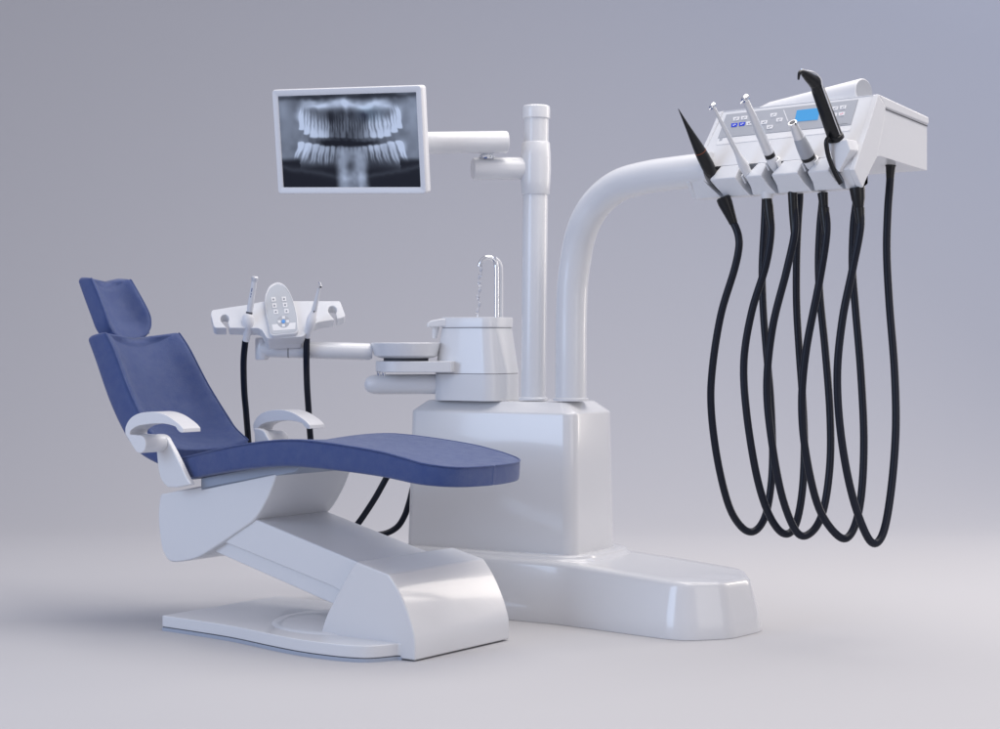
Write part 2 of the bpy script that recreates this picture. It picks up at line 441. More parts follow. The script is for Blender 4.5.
# bent tube that carries the instrument unit
ctr = [(570.8, 399, 6.25), (571, 360, 6.25), (571.3, 320, 6.25), (572.5, 285, 6.245), (575.8, 258.5, 6.235), (579.2, 240, 6.22), (586, 220.7, 6.19), (599, 201, 6.15), (620, 185.0, 6.08), (648.8, 177, 5.99), (680, 172.6, 5.90), (712, 168.8, 5.82)]
tp = cr([at(*c) for c in ctr], 8)
build("bent_tube", *tube(tp, 0.0545, 40), WHITE, unit)
a = at(570.8, 400.5, 6.25)
build("tube_flange", *lathe(a, a + Vector((0, 0, .010)), [(0, .062), (.7, .062), (1, .057)], 48), WHITE, unit)

# ------------------------------------------------------------------ monitor arm and monitor
def capped(a, b, r, e=0.006):
    L = (b - a).length; q = e / L
    return lathe(a, b, [(0, r - e), (q * .3, r - e * .3), (q, r), (1 - q, r), (1 - q * .3, r - e * .3), (1, r - e)], 40)
arm = thing("swing_arm", "white two-joint swing arm of short thick tubes between post and screen", "monitor arm", at(525, 169, 6.33))
build("lower_tube", *capped(at(472.5, 169, 6.30), at(530, 168.5, 6.345), 0.0400), WHITE, arm)
build("upper_tube", *capped(at(507.5, 142, 6.28), at(414, 143.3, 6.20), 0.0385), WHITE, arm)
sw = MB(); a0 = at(487, 158.5, 6.29)
sw.add(lathe(a0 - Vector((0, 0, .003)), a0 + Vector((0, 0, .024)), [(0, .022), (.25, .027), (.4, .028), (.55, .022), (.7, .026), (1, .025)], 32))
sw.build("swivel_joint", CHROME, arm)
g0 = at(504.6, 142, 6.28); ax = (at(414, 143.3, 6.20) - at(507.5, 142, 6.28)).normalized()
build("end_seam", *lathe(g0, g0 + ax * .0015, [(0, .0387), (1, .0387)], 40), SEAM_SHADE, arm)

mc = Vector((-0.525, 6.2, 1.635))
def mpt(x, z, d=0.0):
    """monitor-local: x right, z up, d towards the viewer"""
    yaw, pit, rol = -0.486, 0.161, -0.038
    cx, sx = math.cos(rol), math.sin(rol); x, z = x * cx - z * sx, x * sx + z * cx
    y = -z * math.sin(pit) - d * math.cos(pit); zz = z * math.cos(pit) - d * math.sin(pit)
    return mc + Vector((x * math.cos(yaw) - y * math.sin(yaw), x * math.sin(yaw) + y * math.cos(yaw), zz))
mon = thing("monitor", "white framed flat screen on a swing arm showing a jaw x-ray", "monitor", mpt(0, -0.19))
def rr2(w, h, r, n=5):
    out = []
    for cx, cz, a0 in ((w - r, h - r, 0), (-w + r, h - r, 90), (-w + r, -h + r, 180), (w - r, -h + r, 270)):
        for k in range(n + 1): out.append((cx + r * math.cos(R(a0 + 90 * k / n)), cz + r * math.sin(R(a0 + 90 * k / n))))
    return out
W2, H2 = 0.303, 0.1825
SW, SH = 0.280, 0.1595
rings = [[mpt(x, z, d) for x, z in rr2(W2 - i, H2 - i, r)] for i, r, d in ((.02, .006, -.040), (.004, .012, -.037), (0, .012, -.030), (0, .012, -.004), (.003, .010, 0.0))]
rings += [[mpt(x, z, d) for x, z in rr2(SW + i, SH + i, .003)] for i, d in ((.004, 0.0), (.0, -.003), (0, -.008))]
build("bezel", *loft(rings), MATTE, mon, sharp=40)
build("rear_housing", *loft([[mpt(x, z, d) for x, z in rr2(W2 * k, H2 * k, .02)] for k, d in ((.9, -.039), (.84, -.055), (.55, -.066))]), MATTE, mon)
build("arm_mount", *capped(mpt(.20, .02, -.055), mpt(.20, .02, -.095), 0.045), WHITE, mon)

def gs(x, c, w): return math.exp(-((x - c) / w) ** 2)
def sst(a, b, x):
    t = max(0, min(1, (x - a) / (b - a))); return t * t * (3 - 2 * t)
rt = random.Random(11)
upper = []; lower = []
for x, w in ((.155, .024), (.198, .026), (.247, .030), (.300, .029), (.346, .022), (.386, .019), (.424, .019), (.464, .020), (.510, .022), (.553, .019), (.594, .019), (.636, .020), (.682, .024), (.733, .029), (.787, .031), (.836, .027), (.875, .022)):
    e = abs(x - .515) / .36; hi = .11 * max(0, e - .80) * 4
    upper.append((x, .474 - .014 * e - hi, w, .17 + .05 * rt.random(), (.34 + .20 * rt.random() if e < .45 else .80 + .30 * min(e, 1)), rt.random()))
for x, w in ((.150, .026), (.203, .031), (.257, .031), (.307, .026), (.350, .021), (.388, .016), (.422, .013), (.452, .013), (.482, .013), (.512, .013), (.542, .013), (.574, .014), (.610, .018), (.652, .022), (.698, .026), (.748, .031), (.803, .032), (.858, .027)):
    e = abs(x - .505) / .35
    lower.append((x, .572 - .066 * min(e, 1) ** 1.3, w, .16 + .05 * rt.random(), (.42 if e < .3 else .62 + .45 * min(e, 1)), rt.random()))
def h2(x, y):
    n = math.sin(x * 127.1 + y * 311.7) * 43758.5453; return n - math.floor(n)
def vn(x, y):
    i, j = math.floor(x), math.floor(y); a, b = x - i, y - j; a = a * a * (3 - 2 * a); b = b * b * (3 - 2 * b)
    return (h2(i, j) * (1 - a) + h2(i + 1, j) * a) * (1 - b) + (h2(i, j + 1) * (1 - a) + h2(i + 1, j + 1) * a) * b
def xray(u, v):
    """brightness 0..1 of the jaw picture; u right, v down"""
    u += .014 * (vn(u * 14 + 3, v * 9) - .5) + .005 * (vn(u * 45, v * 30) - .5); v += .030 * (vn(u * 11, v * 6 + 9) - .5) + .014 * (vn(u * 34 + 7, v * 20) - .5)
    side = max(gs(u, .03, .13), gs(u, .97, .13))
    b = .32 + .22 * side + .06 * gs(v, .25, .2)
    b += .10 * (vn(u * 9, v * 7) - .5) + .08 * (vn(u * 26, v * 14 + 5) - .5)
    b += .10 * gs(v, .42, .22) * sst(.08, .18, u) * sst(.92, .82, u)
    # vault above the teeth: pale bony band
    arch = .105 + .05 * ((u - .5) / .5) ** 2 + .02 * math.sin(u * 23)
    b += .48 * gs(v, arch, .038 + .02 * vn(u * 12, 2)) * sst(.12, .25, u) * sst(.88, .76, u) * (.75 + .5 * vn(u * 18, v * 30))
    b -= .22 * gs(v, .02, .03)
    b += .22 * gs(u, .49, .018) * gs(v, .12, .08)
    # dark front region and sinus
    b -= .27 * gs(u, .47, .15) * sst(.13, .2, v) * sst(.62, .50, v)
    b += .13 * gs(u, .49, .015) * sst(.14, .2, v) * sst(.46, .36, v) - .16 * gs(u, .375, .022) * sst(.16, .22, v) * sst(.36, .26, v) - .16 * gs(u, .625, .025) * sst(.16, .22, v) * sst(.36, .26, v)
    # teeth
    for x, cr_, w, ln, br, q in upper:
        if abs(u - x) > .05 or v > cr_ + .06: continue
        top = cr_ - ln - .09; t = max(0, min(1, (v - top) / (cr_ - top)))
        ww = w * (.62 + .42 * t); lean = (x - .5) * -.07 * (1 - t)
        dx = abs(u - x - lean) / ww
        m = sst(1.16, .58, dx) * sst(top - .01, top + .15, v) * sst(cr_ + .012, cr_ - .012, v + .010 * dx * dx)
        canal = .26 * gs(u - x - lean, 0, .0045) * sst(cr_ - .05, cr_ - .12, v)
        b += m * (.50 * br * (.55 + .5 * t) - canal)
    for x, cr_, w, ln, br, q in lower:
        if abs(u - x) > .06 or v < cr_ - .04: continue
        bot = cr_ + ln + .06; t = max(0, min(1, (v - cr_) / (bot - cr_)))
        ww = w * (1.04 - .42 * t); lean = (x - .5) * .16 * t
        dx = abs(u - x - lean) / ww
        m = sst(1.16, .56, dx) * sst(bot + .01, bot - .10, v) * sst(cr_ - .012, cr_ + .012, v - .008 * dx * dx)
        canal = .22 * gs(u - x - lean, 0, .004) * sst(cr_ + .05, cr_ + .12, v)
        b += m * (.52 * br * (1.0 - .55 * t) - canal)
    # bite gap
    gap = .492 + .045 * (1 - min(1, abs(u - .5) / .32) ** 2)
    b -= .36 * gs(v, gap, .026) * sst(.24, .36, u) * sst(.76, .64, u)
    b += .10 * (vn(u * 60, v * 16) - .5) * sst(.12, .2, u) * sst(.88, .8, u) * sst(.12, .2, v) * sst(.8, .7, v)
    # wisdom teeth
    for x, y in ((.155, .22), (.155, .56), (.865, .20), (.885, .56)):
        b += .30 * gs(u, x, .026) * gs(v, y, .065)
    # black lower corners with the jaw edge, bright spine column
    dark = sst(.60, .76, v + .10 * abs(u - .5))
    dark = sst(.66, .74, v) if abs(u - .5) > .36 else sst(.70, .84, v)
    b = b * (1 - dark) + .07 * dark
    b += .13 * dark * gs(v, .78 + .28 * (.5 - abs(u - .5)) ** 1.0, .03) * sst(.06, .16, abs(u - .5) + .02) 
    colm = sst(.135, .085, abs(u - .515)) * sst(.52, .66, v)
    b = b * (1 - .9 * colm) + colm * (.50 + .16 * gs(abs(u - .515), .06, .03) - .20 * gs(u, .51, .03) * gs(v, .78, .05) + .12 * (vn(u * 40, v * 22) - .5) + .10 * gs(v, .90, .05))
    return max(.05, min(.84, .04 + .86 * b))
def screen():
    nx, ny = 210, 130; verts = []; faces = []; cols = []
    for j in range(ny + 1):
        for i in range(nx + 1):
            u, v = i / nx, j / ny
            verts.append(mpt(-SW + 2 * SW * u, SH - 2 * SH * v, -.006))
            b = xray(u, v); lin = b ** 2.2
            tint = .5 + .5 * b
            bl = .10 * gs(u, .66, .09) * gs(v, .22, .07)
            cols.append((lin * (.76 - bl), lin * .90, min(1, lin * 1.22 + bl * .14 + .004), 1))
    for j in range(ny):
        for i in range(nx):
            a = j * (nx + 1) + i; faces.append([a, a + nx + 1, a + nx + 2, a + 1])
    m = nmat("xray_screen", (0.006, 0.006, 0.008), 0.3, spec=0.15)
    nt = m.node_tree; at_ = nt.nodes.new("ShaderNodeAttribute"); at_.attribute_name = "Picture"
    nt.links.new(at_.outputs["Color"], nt.nodes["Principled BSDF"].inputs["Emission Color"])
    nt.nodes["Principled BSDF"].inputs["Emission Strength"].default_value = 0.80
    o = build("screen", verts, faces, m, mon, sharp=0, recalc=False, label="dark blue-grey panoramic x-ray of a full set of teeth")
    ca = o.data.color_attributes.new("Picture", 'FLOAT_COLOR', 'POINT')
    ca.data.foreach_set("color", [c for q in cols for c in q])
screen()

# ------------------------------------------------------------------ instrument unit (doctor's element)
head = thing("instrument_unit", "white angular unit with button panel and blue display at the end of the bent tube", "instrument unit", UN.w(-0.3, 0.1, 1.41))
def side(px, py): # point of the right end plane -> (t, z)
    p = hit(px, py, UN.w(0, 0, 0), UN.u) - UN.o; return (p.dot(UN.v), p.z)
tb, zb = side(853, 170)       # where the front face breaks into the lip
tl, zl = side(860.5, 188)     # bottom of the lip
TOP = (0.0, 1.6986)
def fpt(k):   # along the front face from the top
    return (TOP[0] + (tb - TOP[0]) * k, TOP[1] + (zb - TOP[1]) * k)
kq = 0.80
fk = fpt(kq)
NT = 0.055    # slot depth
def uprism(poly_tz, s0, s1, flare=0.0, sh=0.0):
    n = len(poly_tz)
    def L(t, z): return s0 - flare * max(0, (TOP[1] - z)) 
    v = [UN.w(L(t, z), t, z) for t, z in poly_tz] + [UN.w(s1, t, z) for t, z in poly_tz]
    f = [list(range(n))[::-1], [n + i for i in range(n)]] + [[i, (i + 1) % n, n + (i + 1) % n, n + i] for i in range(n)]
    return v, f
# main housing: slanting front, wedge lid, hollowed underside
und = [tuple(p) for p in cr([(0.286, 1.487), (0.15, 1.499), (0.03, 1.511), side(877.5, 156.8), side(873.5, 162.5), side(869.5, 171), side(865, 182), (tl + .012, zl + .002)], 4)]
hous = [TOP, fk, (fk[0] + NT, fk[1] - 0.005), (tl + NT * .7, zl + .016)] + und[::-1] + [(0.286, 1.628), (0.283, 1.628), (0.283, 1.631), (0.286, 1.631), (0.286, 1.6535)]
build("housing", *uprism(hous, -0.594, 0.0, flare=0.13), WHITE, head, bevel=0.004)
# lid seam on the right side
a, b = UN.w(0.0012, 0.030, 1.6615), UN.w(0.0012, 0.286, 1.629)
build("lid_seam", *prism([a, b, b - Vector((0, 0, .003)), a - Vector((0, 0, .003))], UN.u * 0.0008), SEAM_SHADE, head, smooth=False)
a = UN.w(0, 0, 1.6615)
ov = [(0.0, 1.7005), (0.288, 1.6555), (0.288, 1.632), (0.030, 1.6645), (0.012, 1.645)]
build("lid", *uprism([(-0.004, 1.7010), (0.290, 1.6560), (0.290, 1.6320), (0.035, 1.6630)], -0.596, 0.0045), WHITE, head, bevel=0.005)
# raised right end frame that runs down the slanting front
ef = [(-0.003, 1.7005), fpt(.33), fpt(.66), (tb, zb), (tl, zl), (tl + .006, zl + .002), side(863.5, 182), side(868.5, 171), side(875, 158), (0.020, 1.60), (0.035, 1.665)]
ef = [(t - .0035 if i < 4 else t, z) for i, (t, z) in enumerate(ef)]
build("end_frame", *uprism(ef, -0.014, 0.0065), WHITE, head, bevel=0.005)
ef2 = [(t, z) for t, z in ef]
n = len(ef2)
v = [UN.w(-0.596 - .13 * max(0, TOP[1] - z) - .004, t, z) for t, z in ef2] + [UN.w(-0.596 - .13 * max(0, TOP[1] - z) + .012, t, z) for t, z in ef2]
build("end_frame", *(v, prism([Vector()] * n, Vector())[1]), WHITE, head, bevel=0.005)
# holder rail: six blocks, the slots between them wide above the lip and narrow below
def sfront(px, t=None):
    p = hit(px, 185, UN.w(0, tb if t is None else t, 0), UN.v) - UN.o; return p.dot(UN.u)
SL = [709, 744.5, 770.5, 806.5, 837.5]
mid = ((tb + tl) / 2 + .002, (zb + zl) / 2)
lv = [fk, (tb * .995, zb + .004), mid, (tl, zl)]
Loff = [(-7, -6.5, -1, 4.5)] + [(-9, -9.5, -6.5, -2)] * 4
Roff = [(6.5, 0, 4, 8.5)] + [(8, 0, 1.5, .5)] * 4
px_m = 1 / (sfront(801) - sfront(800))
rail = MB()
for i in range(6):
    rings = []
    for q, (t, z) in enumerate(lv):
        s0 = (-0.6290 + 0) if i == 0 else sfront(SL[i - 1] + Roff[i - 1][q])
        s1 = -0.0145 if i == 5 else sfront(SL[i] + Loff[i][q])
        bt = (fk[0] + NT + .004) if q == 0 else t + NT
        rings.append([UN.w(s0, t, z), UN.w(s1, t, z), UN.w(s1, bt, z), UN.w(s0, bt, z)])
    rail.add(loft(rings))
rail.build("holder_rail", WHITE, head, bevel=0.004, segs=3)

# front face details, laid on the slanting face
FO = UN.w(0, TOP[0], TOP[1]); fb = (UN.v * (tb - TOP[0]) + Vector((0, 0, zb - TOP[1]))).normalized()
FN = fb.cross(UN.u).normalized()
if FN.y > 0: FN = -FN
def fp(px, py, d=0.0): return hit(px, py, FO, FN) + FN * d
def slab(name, quad, th, mat, parent, base=0.0, bev=0.0012, **k):
    pts = [fp(x, y, base) for x, y in quad]
    return build(name, *prism(pts, FN * th), mat, parent, bevel=bev, segs=2, **k)
panel = slab("control_panel", [(726.5, 114.8), (858.5, 99.6), (851.0, 125.2), (718.0, 138.5)], 0.0016, GREYP, head, bev=.0008)
slab("panel_trim", [(718.0, 139.0), (851.5, 125.6), (850.0, 131), (716.4, 145.3)], 0.0010, BUTTON, head, bev=.0004)
slab("display", [(797.3, 111.0), (820.5, 108.4), (818.0, 120.2), (795.0, 122.2)], 0.0022, LCD, head, base=.0012, bev=.0004)
slab("panel_line", [(783.6, 110.6), (784.4, 110.5), (788.5, 121.6), (787.7, 121.7)], 0.0008, BUTTON, panel, base=.0014, bev=0)
def sb(cx, cy, mat, w=5.4, h=3.6, ink=INK, lab=None):
    """a small slanted key with a little mark on it"""
    sk_ = -0.30
    q = [(cx - w / 2 - sk_ * h / 2 * -1, cy - h / 2 + .3), (cx + w / 2 + sk_ * -h / 2 * 1, cy - h / 2 - .3), (cx + w / 2 + sk_ * h / 2, cy + h / 2 - .3), (cx - w / 2 + sk_ * h / 2, cy + h / 2 + .3)]
    o = slab("button", q, 0.0020, mat, panel, base=.0010, bev=.0006, label=lab)
    mk = MB()
    for dx, dy, a in ((-.9, .3, .9), (.8, -.5, .7)):
        mk.add(prism([fp(cx + dx - a, cy + dy + .55, .0031), fp(cx + dx + a, cy + dy + .45, .0031), fp(cx + dx + a * .4, cy + dy - .6, .0031), fp(cx + dx - a * .4, cy + dy - .5, .0031)], FN * .0003))
    mk.build("icon", ink, o, smooth=False)
for x, y, m in ((736.8, 119.4, 0), (744.8, 118.4, 0), (734.9, 125.6, 1), (742.6, 124.6, 1), (750.0, 123.9, 0),
                (774.0, 115.6, 0), (764.6, 122.9, 0), (779.9, 120.4, 0), (770.3, 127.6, 0),
                (835.6, 109.0, 0), (843.6, 107.9, 0), (834.4, 115.6, 0), (842.2, 114.6, 2)):
    sb(x, y, BBLUE if m == 1 else BUTTON, ink=BUTTON if m == 1 else (PINK if m == 2 else INK), lab="bright blue key" if m == 1 else None)
slab("maker_mark", [(838.0, 124.6), (848.0, 123.6), (847.9, 124.3), (837.9, 125.3)], 0.0006, INK, head, base=.001, bev=0)
slab("side_mark", [(722.5, 131.5), (725.5, 131), (722, 141), (719, 141.6)], 0.0006, GREYP, head, base=.0005, bev=0)
# handle roll lying along the rear of the lid
ra, rb = UN.w(-0.088, 0.060, 1.724), UN.w(-0.545, 0.130, 1.694)
L = (rb - ra).length
build("handle_roll", *lathe(ra, rb, [(0, .0375), (.004, .0400), (.012, .0405), (.30, .0385), (.85, .034), (.95, .026), (1, .006)], 40), MATTE, head)
build("roll_end", *lathe(ra - (rb - ra).normalized() * .0015, ra + (rb - ra).normalized() * .003, [(0, .0360), (1, .0360)], 40), GREYP, head)

# ------------------------------------------------------------------ hoses and handpieces of the unit
Z5 = lambda x, y: (660 + x / 1.918, 180 + y * .991 / 1.918)
HR = 0.0123
def upt_y(px, t):   # depth of the vertical plane at distance t behind the face, at that picture column
    return hit(px, 300, UN.w(0, t, 0), UN.v).y
loops = [
 [(139, 80), (146, 94), (151, 112), (151, 134), (142, 176), (117, 260), (101, 360), (98, 440), (110, 540), (132, 630), (158, 673), (182, 679), (202, 650), (213, 590), (216, 520), (212, 420), (204, 330), (198, 250), (196, 170), (200, 90), (202, 40), (203, -12)],
 [(206, 45), (213, 95), (203, 165), (176, 255), (161, 350), (166, 450), (185, 570), (208, 645), (235, 683), (258, 672), (272, 610), (277, 520), (274, 430), (267, 330), (262, 240), (262, 150), (265, 80), (268, 35), (268, -15)],
 [(254, 35), (259, 95), (243, 175), (216, 285), (205, 400), (215, 510), (235, 615), (263, 682), (290, 682), (313, 640), (326, 550), (326, 450), (317, 330), (307, 230), (304, 160), (307, 90), (312, 35), (313, -20)],
 [(312, 38), (320, 95), (306, 195), (281, 325), (272, 430), (280, 530), (305, 635), (345, 691), (370, 678), (386, 610), (391, 500), (385, 370), (375, 250), (369, 170), (371, 90), (377, 35), (378, -25)],
 [(378, 30), (385, 85), (370, 170), (350, 270), (340, 380), (348, 500), (370, 615), (402, 697), (426, 688), (442, 610), (452, 490), (450, 370), (440, 240), (435, 140), (437, 60), (441, 5), (443, -42)],
]
GRP = "handpieces hanging in the instrument unit's holder"
def dirY(px, t=-0.11): return upt_y(px, t)

def hose(parent, i, sleeve=True):
    pts = loops[i]; n = len(pts); P = []
    for k, p in enumerate(pts):
        x, y = Z5(*p); w = sst(0.25, 0.75, k / (n - 1)); t = -0.085 + 0.245 * w
        P.append(at(x, y, upt_y(x, t)))
    C = cr(P, 8)
    build("hose", *tube(C, HR, 16), RUBBER, parent)
    # black strain-relief at the rear end
    a, b = C[-1] + Vector((0, 0, .012)), C[-8]
    d = (b - a).normalized()
    build("rear_sleeve", *lathe(a, a + d * 0.075, [(0, .020), (.5, .0165), (.52, .0150), (1, .0125)], 20), BLACK, parent)
    return C

def shaft(name, p0, p1, prof, mat, parent, n=28, **k):
    return build(name, *lathe(p0, p1, prof, n), mat, parent, **k)

def cradle(parent, c, d, ri, ro, length, mat=None):
    """an open C-shaped rest round the handpiece axis, its gap towards the dentist"""
    dn = d.normalized(); bk = (UN.v - dn * UN.v.dot(dn)).normalized(); sd = dn.cross(bk)
    pts = []; n = 16
    for k in range(n + 1):
        a = R(-118 + 236 * k / n); pts.append(c + (bk * math.cos(a) + sd * math.sin(a)) * ro)
    for k in range(n, -1, -1):
        a = R(-118 + 236 * k / n); pts.append(c + (bk * math.cos(a) + sd * math.sin(a)) * ri)
    return build("slot_rest", *prism(pts, dn * length), mat or WHITE, parent, bevel=.0012, segs=2)

def axis_pts(pb, pt, t=-0.115):
    """slot-side pixel and tip pixel -> 3D points; the axis tips forward, away from the face"""
    base = at(pb[0], pb[1], upt_y(pb[0], t))
    # the axis stays in the plane square to the unit's front, with a small side lean
    top = hit(pt[0], pt[1], base, UN.u)
    return base, top

# 1 black scaler
b0, b1 = axis_pts((713, 176), (678.3, 109))
p = thing("scaler", "slim black pointed scaler handpiece in the leftmost slot of the holder", "handpiece", b0, GRP)
d = b1 - b0
shaft("grip", b0, b1, [(0, .012), (.03, .0180), (.08, .0205), (.16, .0215), (.30, .0203), (.40, .0182), (.46, .0165), (.72, .0082), (.90, .0034), (1, .0010)], BLACK, p)
shaft("ring", b0 + d * .365, b0 + d * .375, [(0, .0192), (1, .0190)], ORANGE, p)
shaft("neck", b0 - d * .42, b0 + d * .03, [(0, .0085), (.4, .0080), (1, .0085)], BLACK, p)
C = hose(p, 0)
ds = (C[0] - at(718, 186, C[0].y)).normalized()
build("front_sleeve", *lathe(C[3], C[3] - ds * .092, [(0, .0138), (.12, .0150), (.75, .0235), (.95, .0235), (1, .018)], 20), BLACK, p)

# 2 slim turbine
b0, b1 = axis_pts((749, 176), (713, 106))
p = thing("turbine_handpiece", "slim pale metal handpiece with a tiny angled head, beside the black scaler", "handpiece", b0, GRP)
d = b1 - b0
shaft("grip", b0 + d * .34, b1, [(0, .0085), (.1, .0078), (.5, .0068), (.9, .0055), (1, .0050)], STEEL, p)
shaft("coupling", b0 - d * .06, b0 + d * .35, [(0, .0100), (.25, .0145), (.55, .0165), (.62, .0150), (.9, .0095), (1, .0085)], WHITE, p)
hd = (UN.v * -1 + Vector((0, 0, -.75))).normalized()
shaft("head", b1 - hd * .010, b1 + hd * .013, [(0, .006), (.15, .0085), (.8, .0085), (1, .006)], CHROME, p)
shaft("bur", b1 + hd * .012, b1 + hd * .024, [(0, .0022), (1, .0012)], STEEL, p)
cradle(head, b0 - d * .08, d, .0185, .0240, .030)
C = hose(p, 1)
build("front_sleeve", *lathe(C[0] + Vector((0, 0, .02)), C[8], [(0, .0130), (.3, .0155), (.6, .0145), (1, .0122)], 20), BLACK, p)
build("hose_cup", *lathe(C[0] + Vector((0, 0, .036)), C[0] + Vector((0, 0, .014)), [(0, .021), (.6, .020), (1, .0165)], 24), MATTE, p)

# 3 wide turbine
b0, b1 = axis_pts((774.5, 166), (745.0, 99))
p = thing("contra_angle_handpiece", "long polished handpiece with a rounded head, tallest of the silver ones", "handpiece", b0, GRP)
d = b1 - b0
shaft("grip", b0 + d * .18, b1, [(0, .0145), (.05, .0165), (.4, .0150), (.75, .0115), (.95, .0095), (1, .0080)], STEEL, p)
shaft("coupling_ring", b0 + d * .13, b0 + d * .19, [(0, .0165), (1, .0165)], BLACK, p)
shaft("coupling", b0 - d * .10, b0 + d * .135, [(0, .0090), (.55, .0165), (.9, .0180), (1, .0170)], WHITE, p)
shaft("head", b1 - hd * .015, b1 + hd * .012, [(0, .007), (.15, .0105), (.75, .0105), (1, .007)], CHROME, p)
shaft("bur", b1 + hd * .011, b1 + hd * .030, [(0, .0030), (.3, .0025), (1, .0012)], STEEL, p)
cradle(head, b0 - d * .04, d, .0195, .0250, .030)
C = hose(p, 2)
build("front_sleeve", *lathe(C[0] + Vector((0, 0, .02)), C[9], [(0, .0150), (.5, .0145), (1, .0122)], 20), BLACK, p)

# 4 motor with an open end
b0, b1 = axis_pts((811.5, 165), (793.4, 125))
p = thing("motor_handpiece", "short stubby grey motor with an open silver end, left of the tall black lamp", "handpiece", b0, GRP)
d = b1 - b0
shaft("grip", b0 + d * .22, b0 + d * .68, [(0, .0205), (.05, .0225), (.5, .0215), (.95, .0185), (1, .0170)], BODYG, p)
shaft("collar", b0 + d * .68, b1, [(0, .0165), (.1, .0165), (.85, .0140), (1, .0135)], STEEL, p)
shaft("socket_shade", b1 + d * .055, b1 + d * .066, [(0, .0105), (1, .0105)], SEAM_SHADE, p)  # dark disc over the closed end, painted as the shade inside a hollow
build("socket_rim", *lathe(b1, b1 + d * .06, [(0, .0135), (.9, .0144), (1, .0135)], 28), CHROME, p)
shaft("coupling_ring", b0 + d * .15, b0 + d * .23, [(0, .0220), (1, .0220)], BLACK, p)
shaft("coupling", b0 - d * .16, b0 + d * .155, [(0, .0100), (.5, .0170), (1, .0200)], WHITE, p)
cradle(head, b0 - d * .10, d, .0225, .0280, .032)
C = hose(p, 3)
build("front_sleeve", *lathe(C[0] + Vector((0, 0, .02)), C[9], [(0, .0165), (.35, .0130), (.36, .0160), (1, .0122)], 20), BLACK, p)

# 5 black hooked lamp / camera
b0, b1 = axis_pts((840.5, 152), (815.5, 83))
p = thing("curing_lamp", "tall black hook-headed lamp handpiece in the rightmost slot", "handpiece", b0, GRP)
d = b1 - b0; dn = d.normalized(); sd = UN.u; fw = dn.cross(sd).normalized()
if fw.dot(UN.v) > 0: fw = -fw     # towards the dentist
def sec(c, a, b, n=20, e=3.2):
    out = []
    for k in range(n):
        th = 2 * math.pi * k / n; cx, sx = math.cos(th), math.sin(th)
        out.append(c + sd * a * math.copysign(abs(cx) ** (2 / e), cx) + fw * b * math.copysign(abs(sx) ** (2 / e), sx))
    return out
body = [(.22, .019, .017), (.235, .022, .019), (.60, .020, .0175), (.90, .0185, .016), (.93, .017, .0145)]
build("grip", *loft([sec(b0 + d * k, a, b) for k, a, b in body]), BLACK, p)
build("base_ring", *loft([sec(b0 + d * k, a, b) for k, a, b in ((.17, .020, .018), (.18, .0245, .021), (.235, .0245, .021), (.245, .021, .018))]), BLACK, p)
FW = -UN.v; ZZ = Vector((0, 0, 1))
hk = [b0 + d * .88, b0 + d * .96, b1 + FW * .006 + ZZ * .002, b1 + FW * .036 + ZZ * .013, b1 + FW * .070 + ZZ * .024, b1 + FW * .084 + ZZ * .018, b1 + FW * .088 + ZZ * .000]
hr = [.0175, .0185, .0195, .0150, .0075, .0050, .0030]
build("head", *tube(cr(hk, 4), [interp([(i / 6, r) for i, r in enumerate(hr)], k / 24)[0] for k in range(25)], 20), BLACK, p)
st_ = [b0 + d * k + sd * .0205 + fw * .002 for k in (.25, .6, .93)] + [b1 + sd * .018 + ZZ * .010, b1 + sd * .012 + FW * .022 + ZZ * .026, b1 + FW * .050 + ZZ * .031, b1 + FW * .074 + ZZ * .032]
build("light_stripe", *tube(cr(st_, 4), .0022, 10), STEEL, p)
build("cradle", *prism([at(x_, y_, upt_y(x_, -.150)) for x_, y_ in ((827.5, 143.5), (846.5, 139.0), (850.5, 150), (838.5, 172.5), (834.5, 168))], UN.v * .055), WHITE, p, bevel=.004)
sp = [at(x_, y_, upt_y(x_, t_)) for x_, y_, t_ in ((828.5, 138, -.170), (826.3, 143, -.175), (828.5, 156.4, -.165), (834.5, 172, -.15), (841, 184, -.135))]
build("strap", *tube(cr([Vector(q) for q in sp], 4), .0074, 12), BLACK, p)
C = hose(p, 4)
a = C[0] + Vector((0, 0, .022))
build("front_sleeve", *lathe(a, C[8], [(0, .0235), (.3, .0205), (.55, .0140), (.56, .0165), (1, .0122)], 20), BLACK, p)

# ------------------------------------------------------------------ spittoon
spit = thing("spittoon", "white tapered rinsing basin with chrome spout standing on the cabinet", "spittoon", KA.w(0.2, 0.17, 0.735))
SC = Frame(*(at(477, 340, 6.43).xy), -30)
def sring(z, a, b, r, ds=0.0): return rrect(SC, -a + ds, a + ds, -b, b, z, r, 8)
def zat(py, Y=6.33): return CAM_H - (py - HOR) / F * Y
zA, zB, zC = zat(373.5), zat(327.5), zat(317)
build("pedestal", *loft([sring(0.736, .132, .106, .050), sring(zA - .002, .132, .106, .050)]), WHITE, spit)
build("seam", *loft([sring(zA - .002, .1290, .1030, .048), sring(zA + .0005, .1290, .1030, .048)]), SEAM_SHADE, spit)
build("basin_body", *loft([sring(zA, .1325, .1065, .050), sring(zA + .08, .121, .099, .047), sring(zB - .002, .110, .092, .044)]), WHITE, spit)
build("seam", *loft([sring(zB - .003, .1080, .0905, .043), sring(zB + .001, .1080, .0905, .043)]), SEAM_SHADE, spit)
rr_ = [sring(zB, .111, .093, .044), sring(zB + .002, .1125, .0945, .045), sring(zC - .003, .1125, .0945, .045), sring(zC - .001, .1115, .0935, .044), sring(zC, .108, .090, .042), sring(zC - .002, .100, .082, .040), sring(zC - .030, .080, .064, .035), sring(zC - .036, .03, .03, .025)]
build("bowl_rim", *loft(rr_), WHITE, spit)
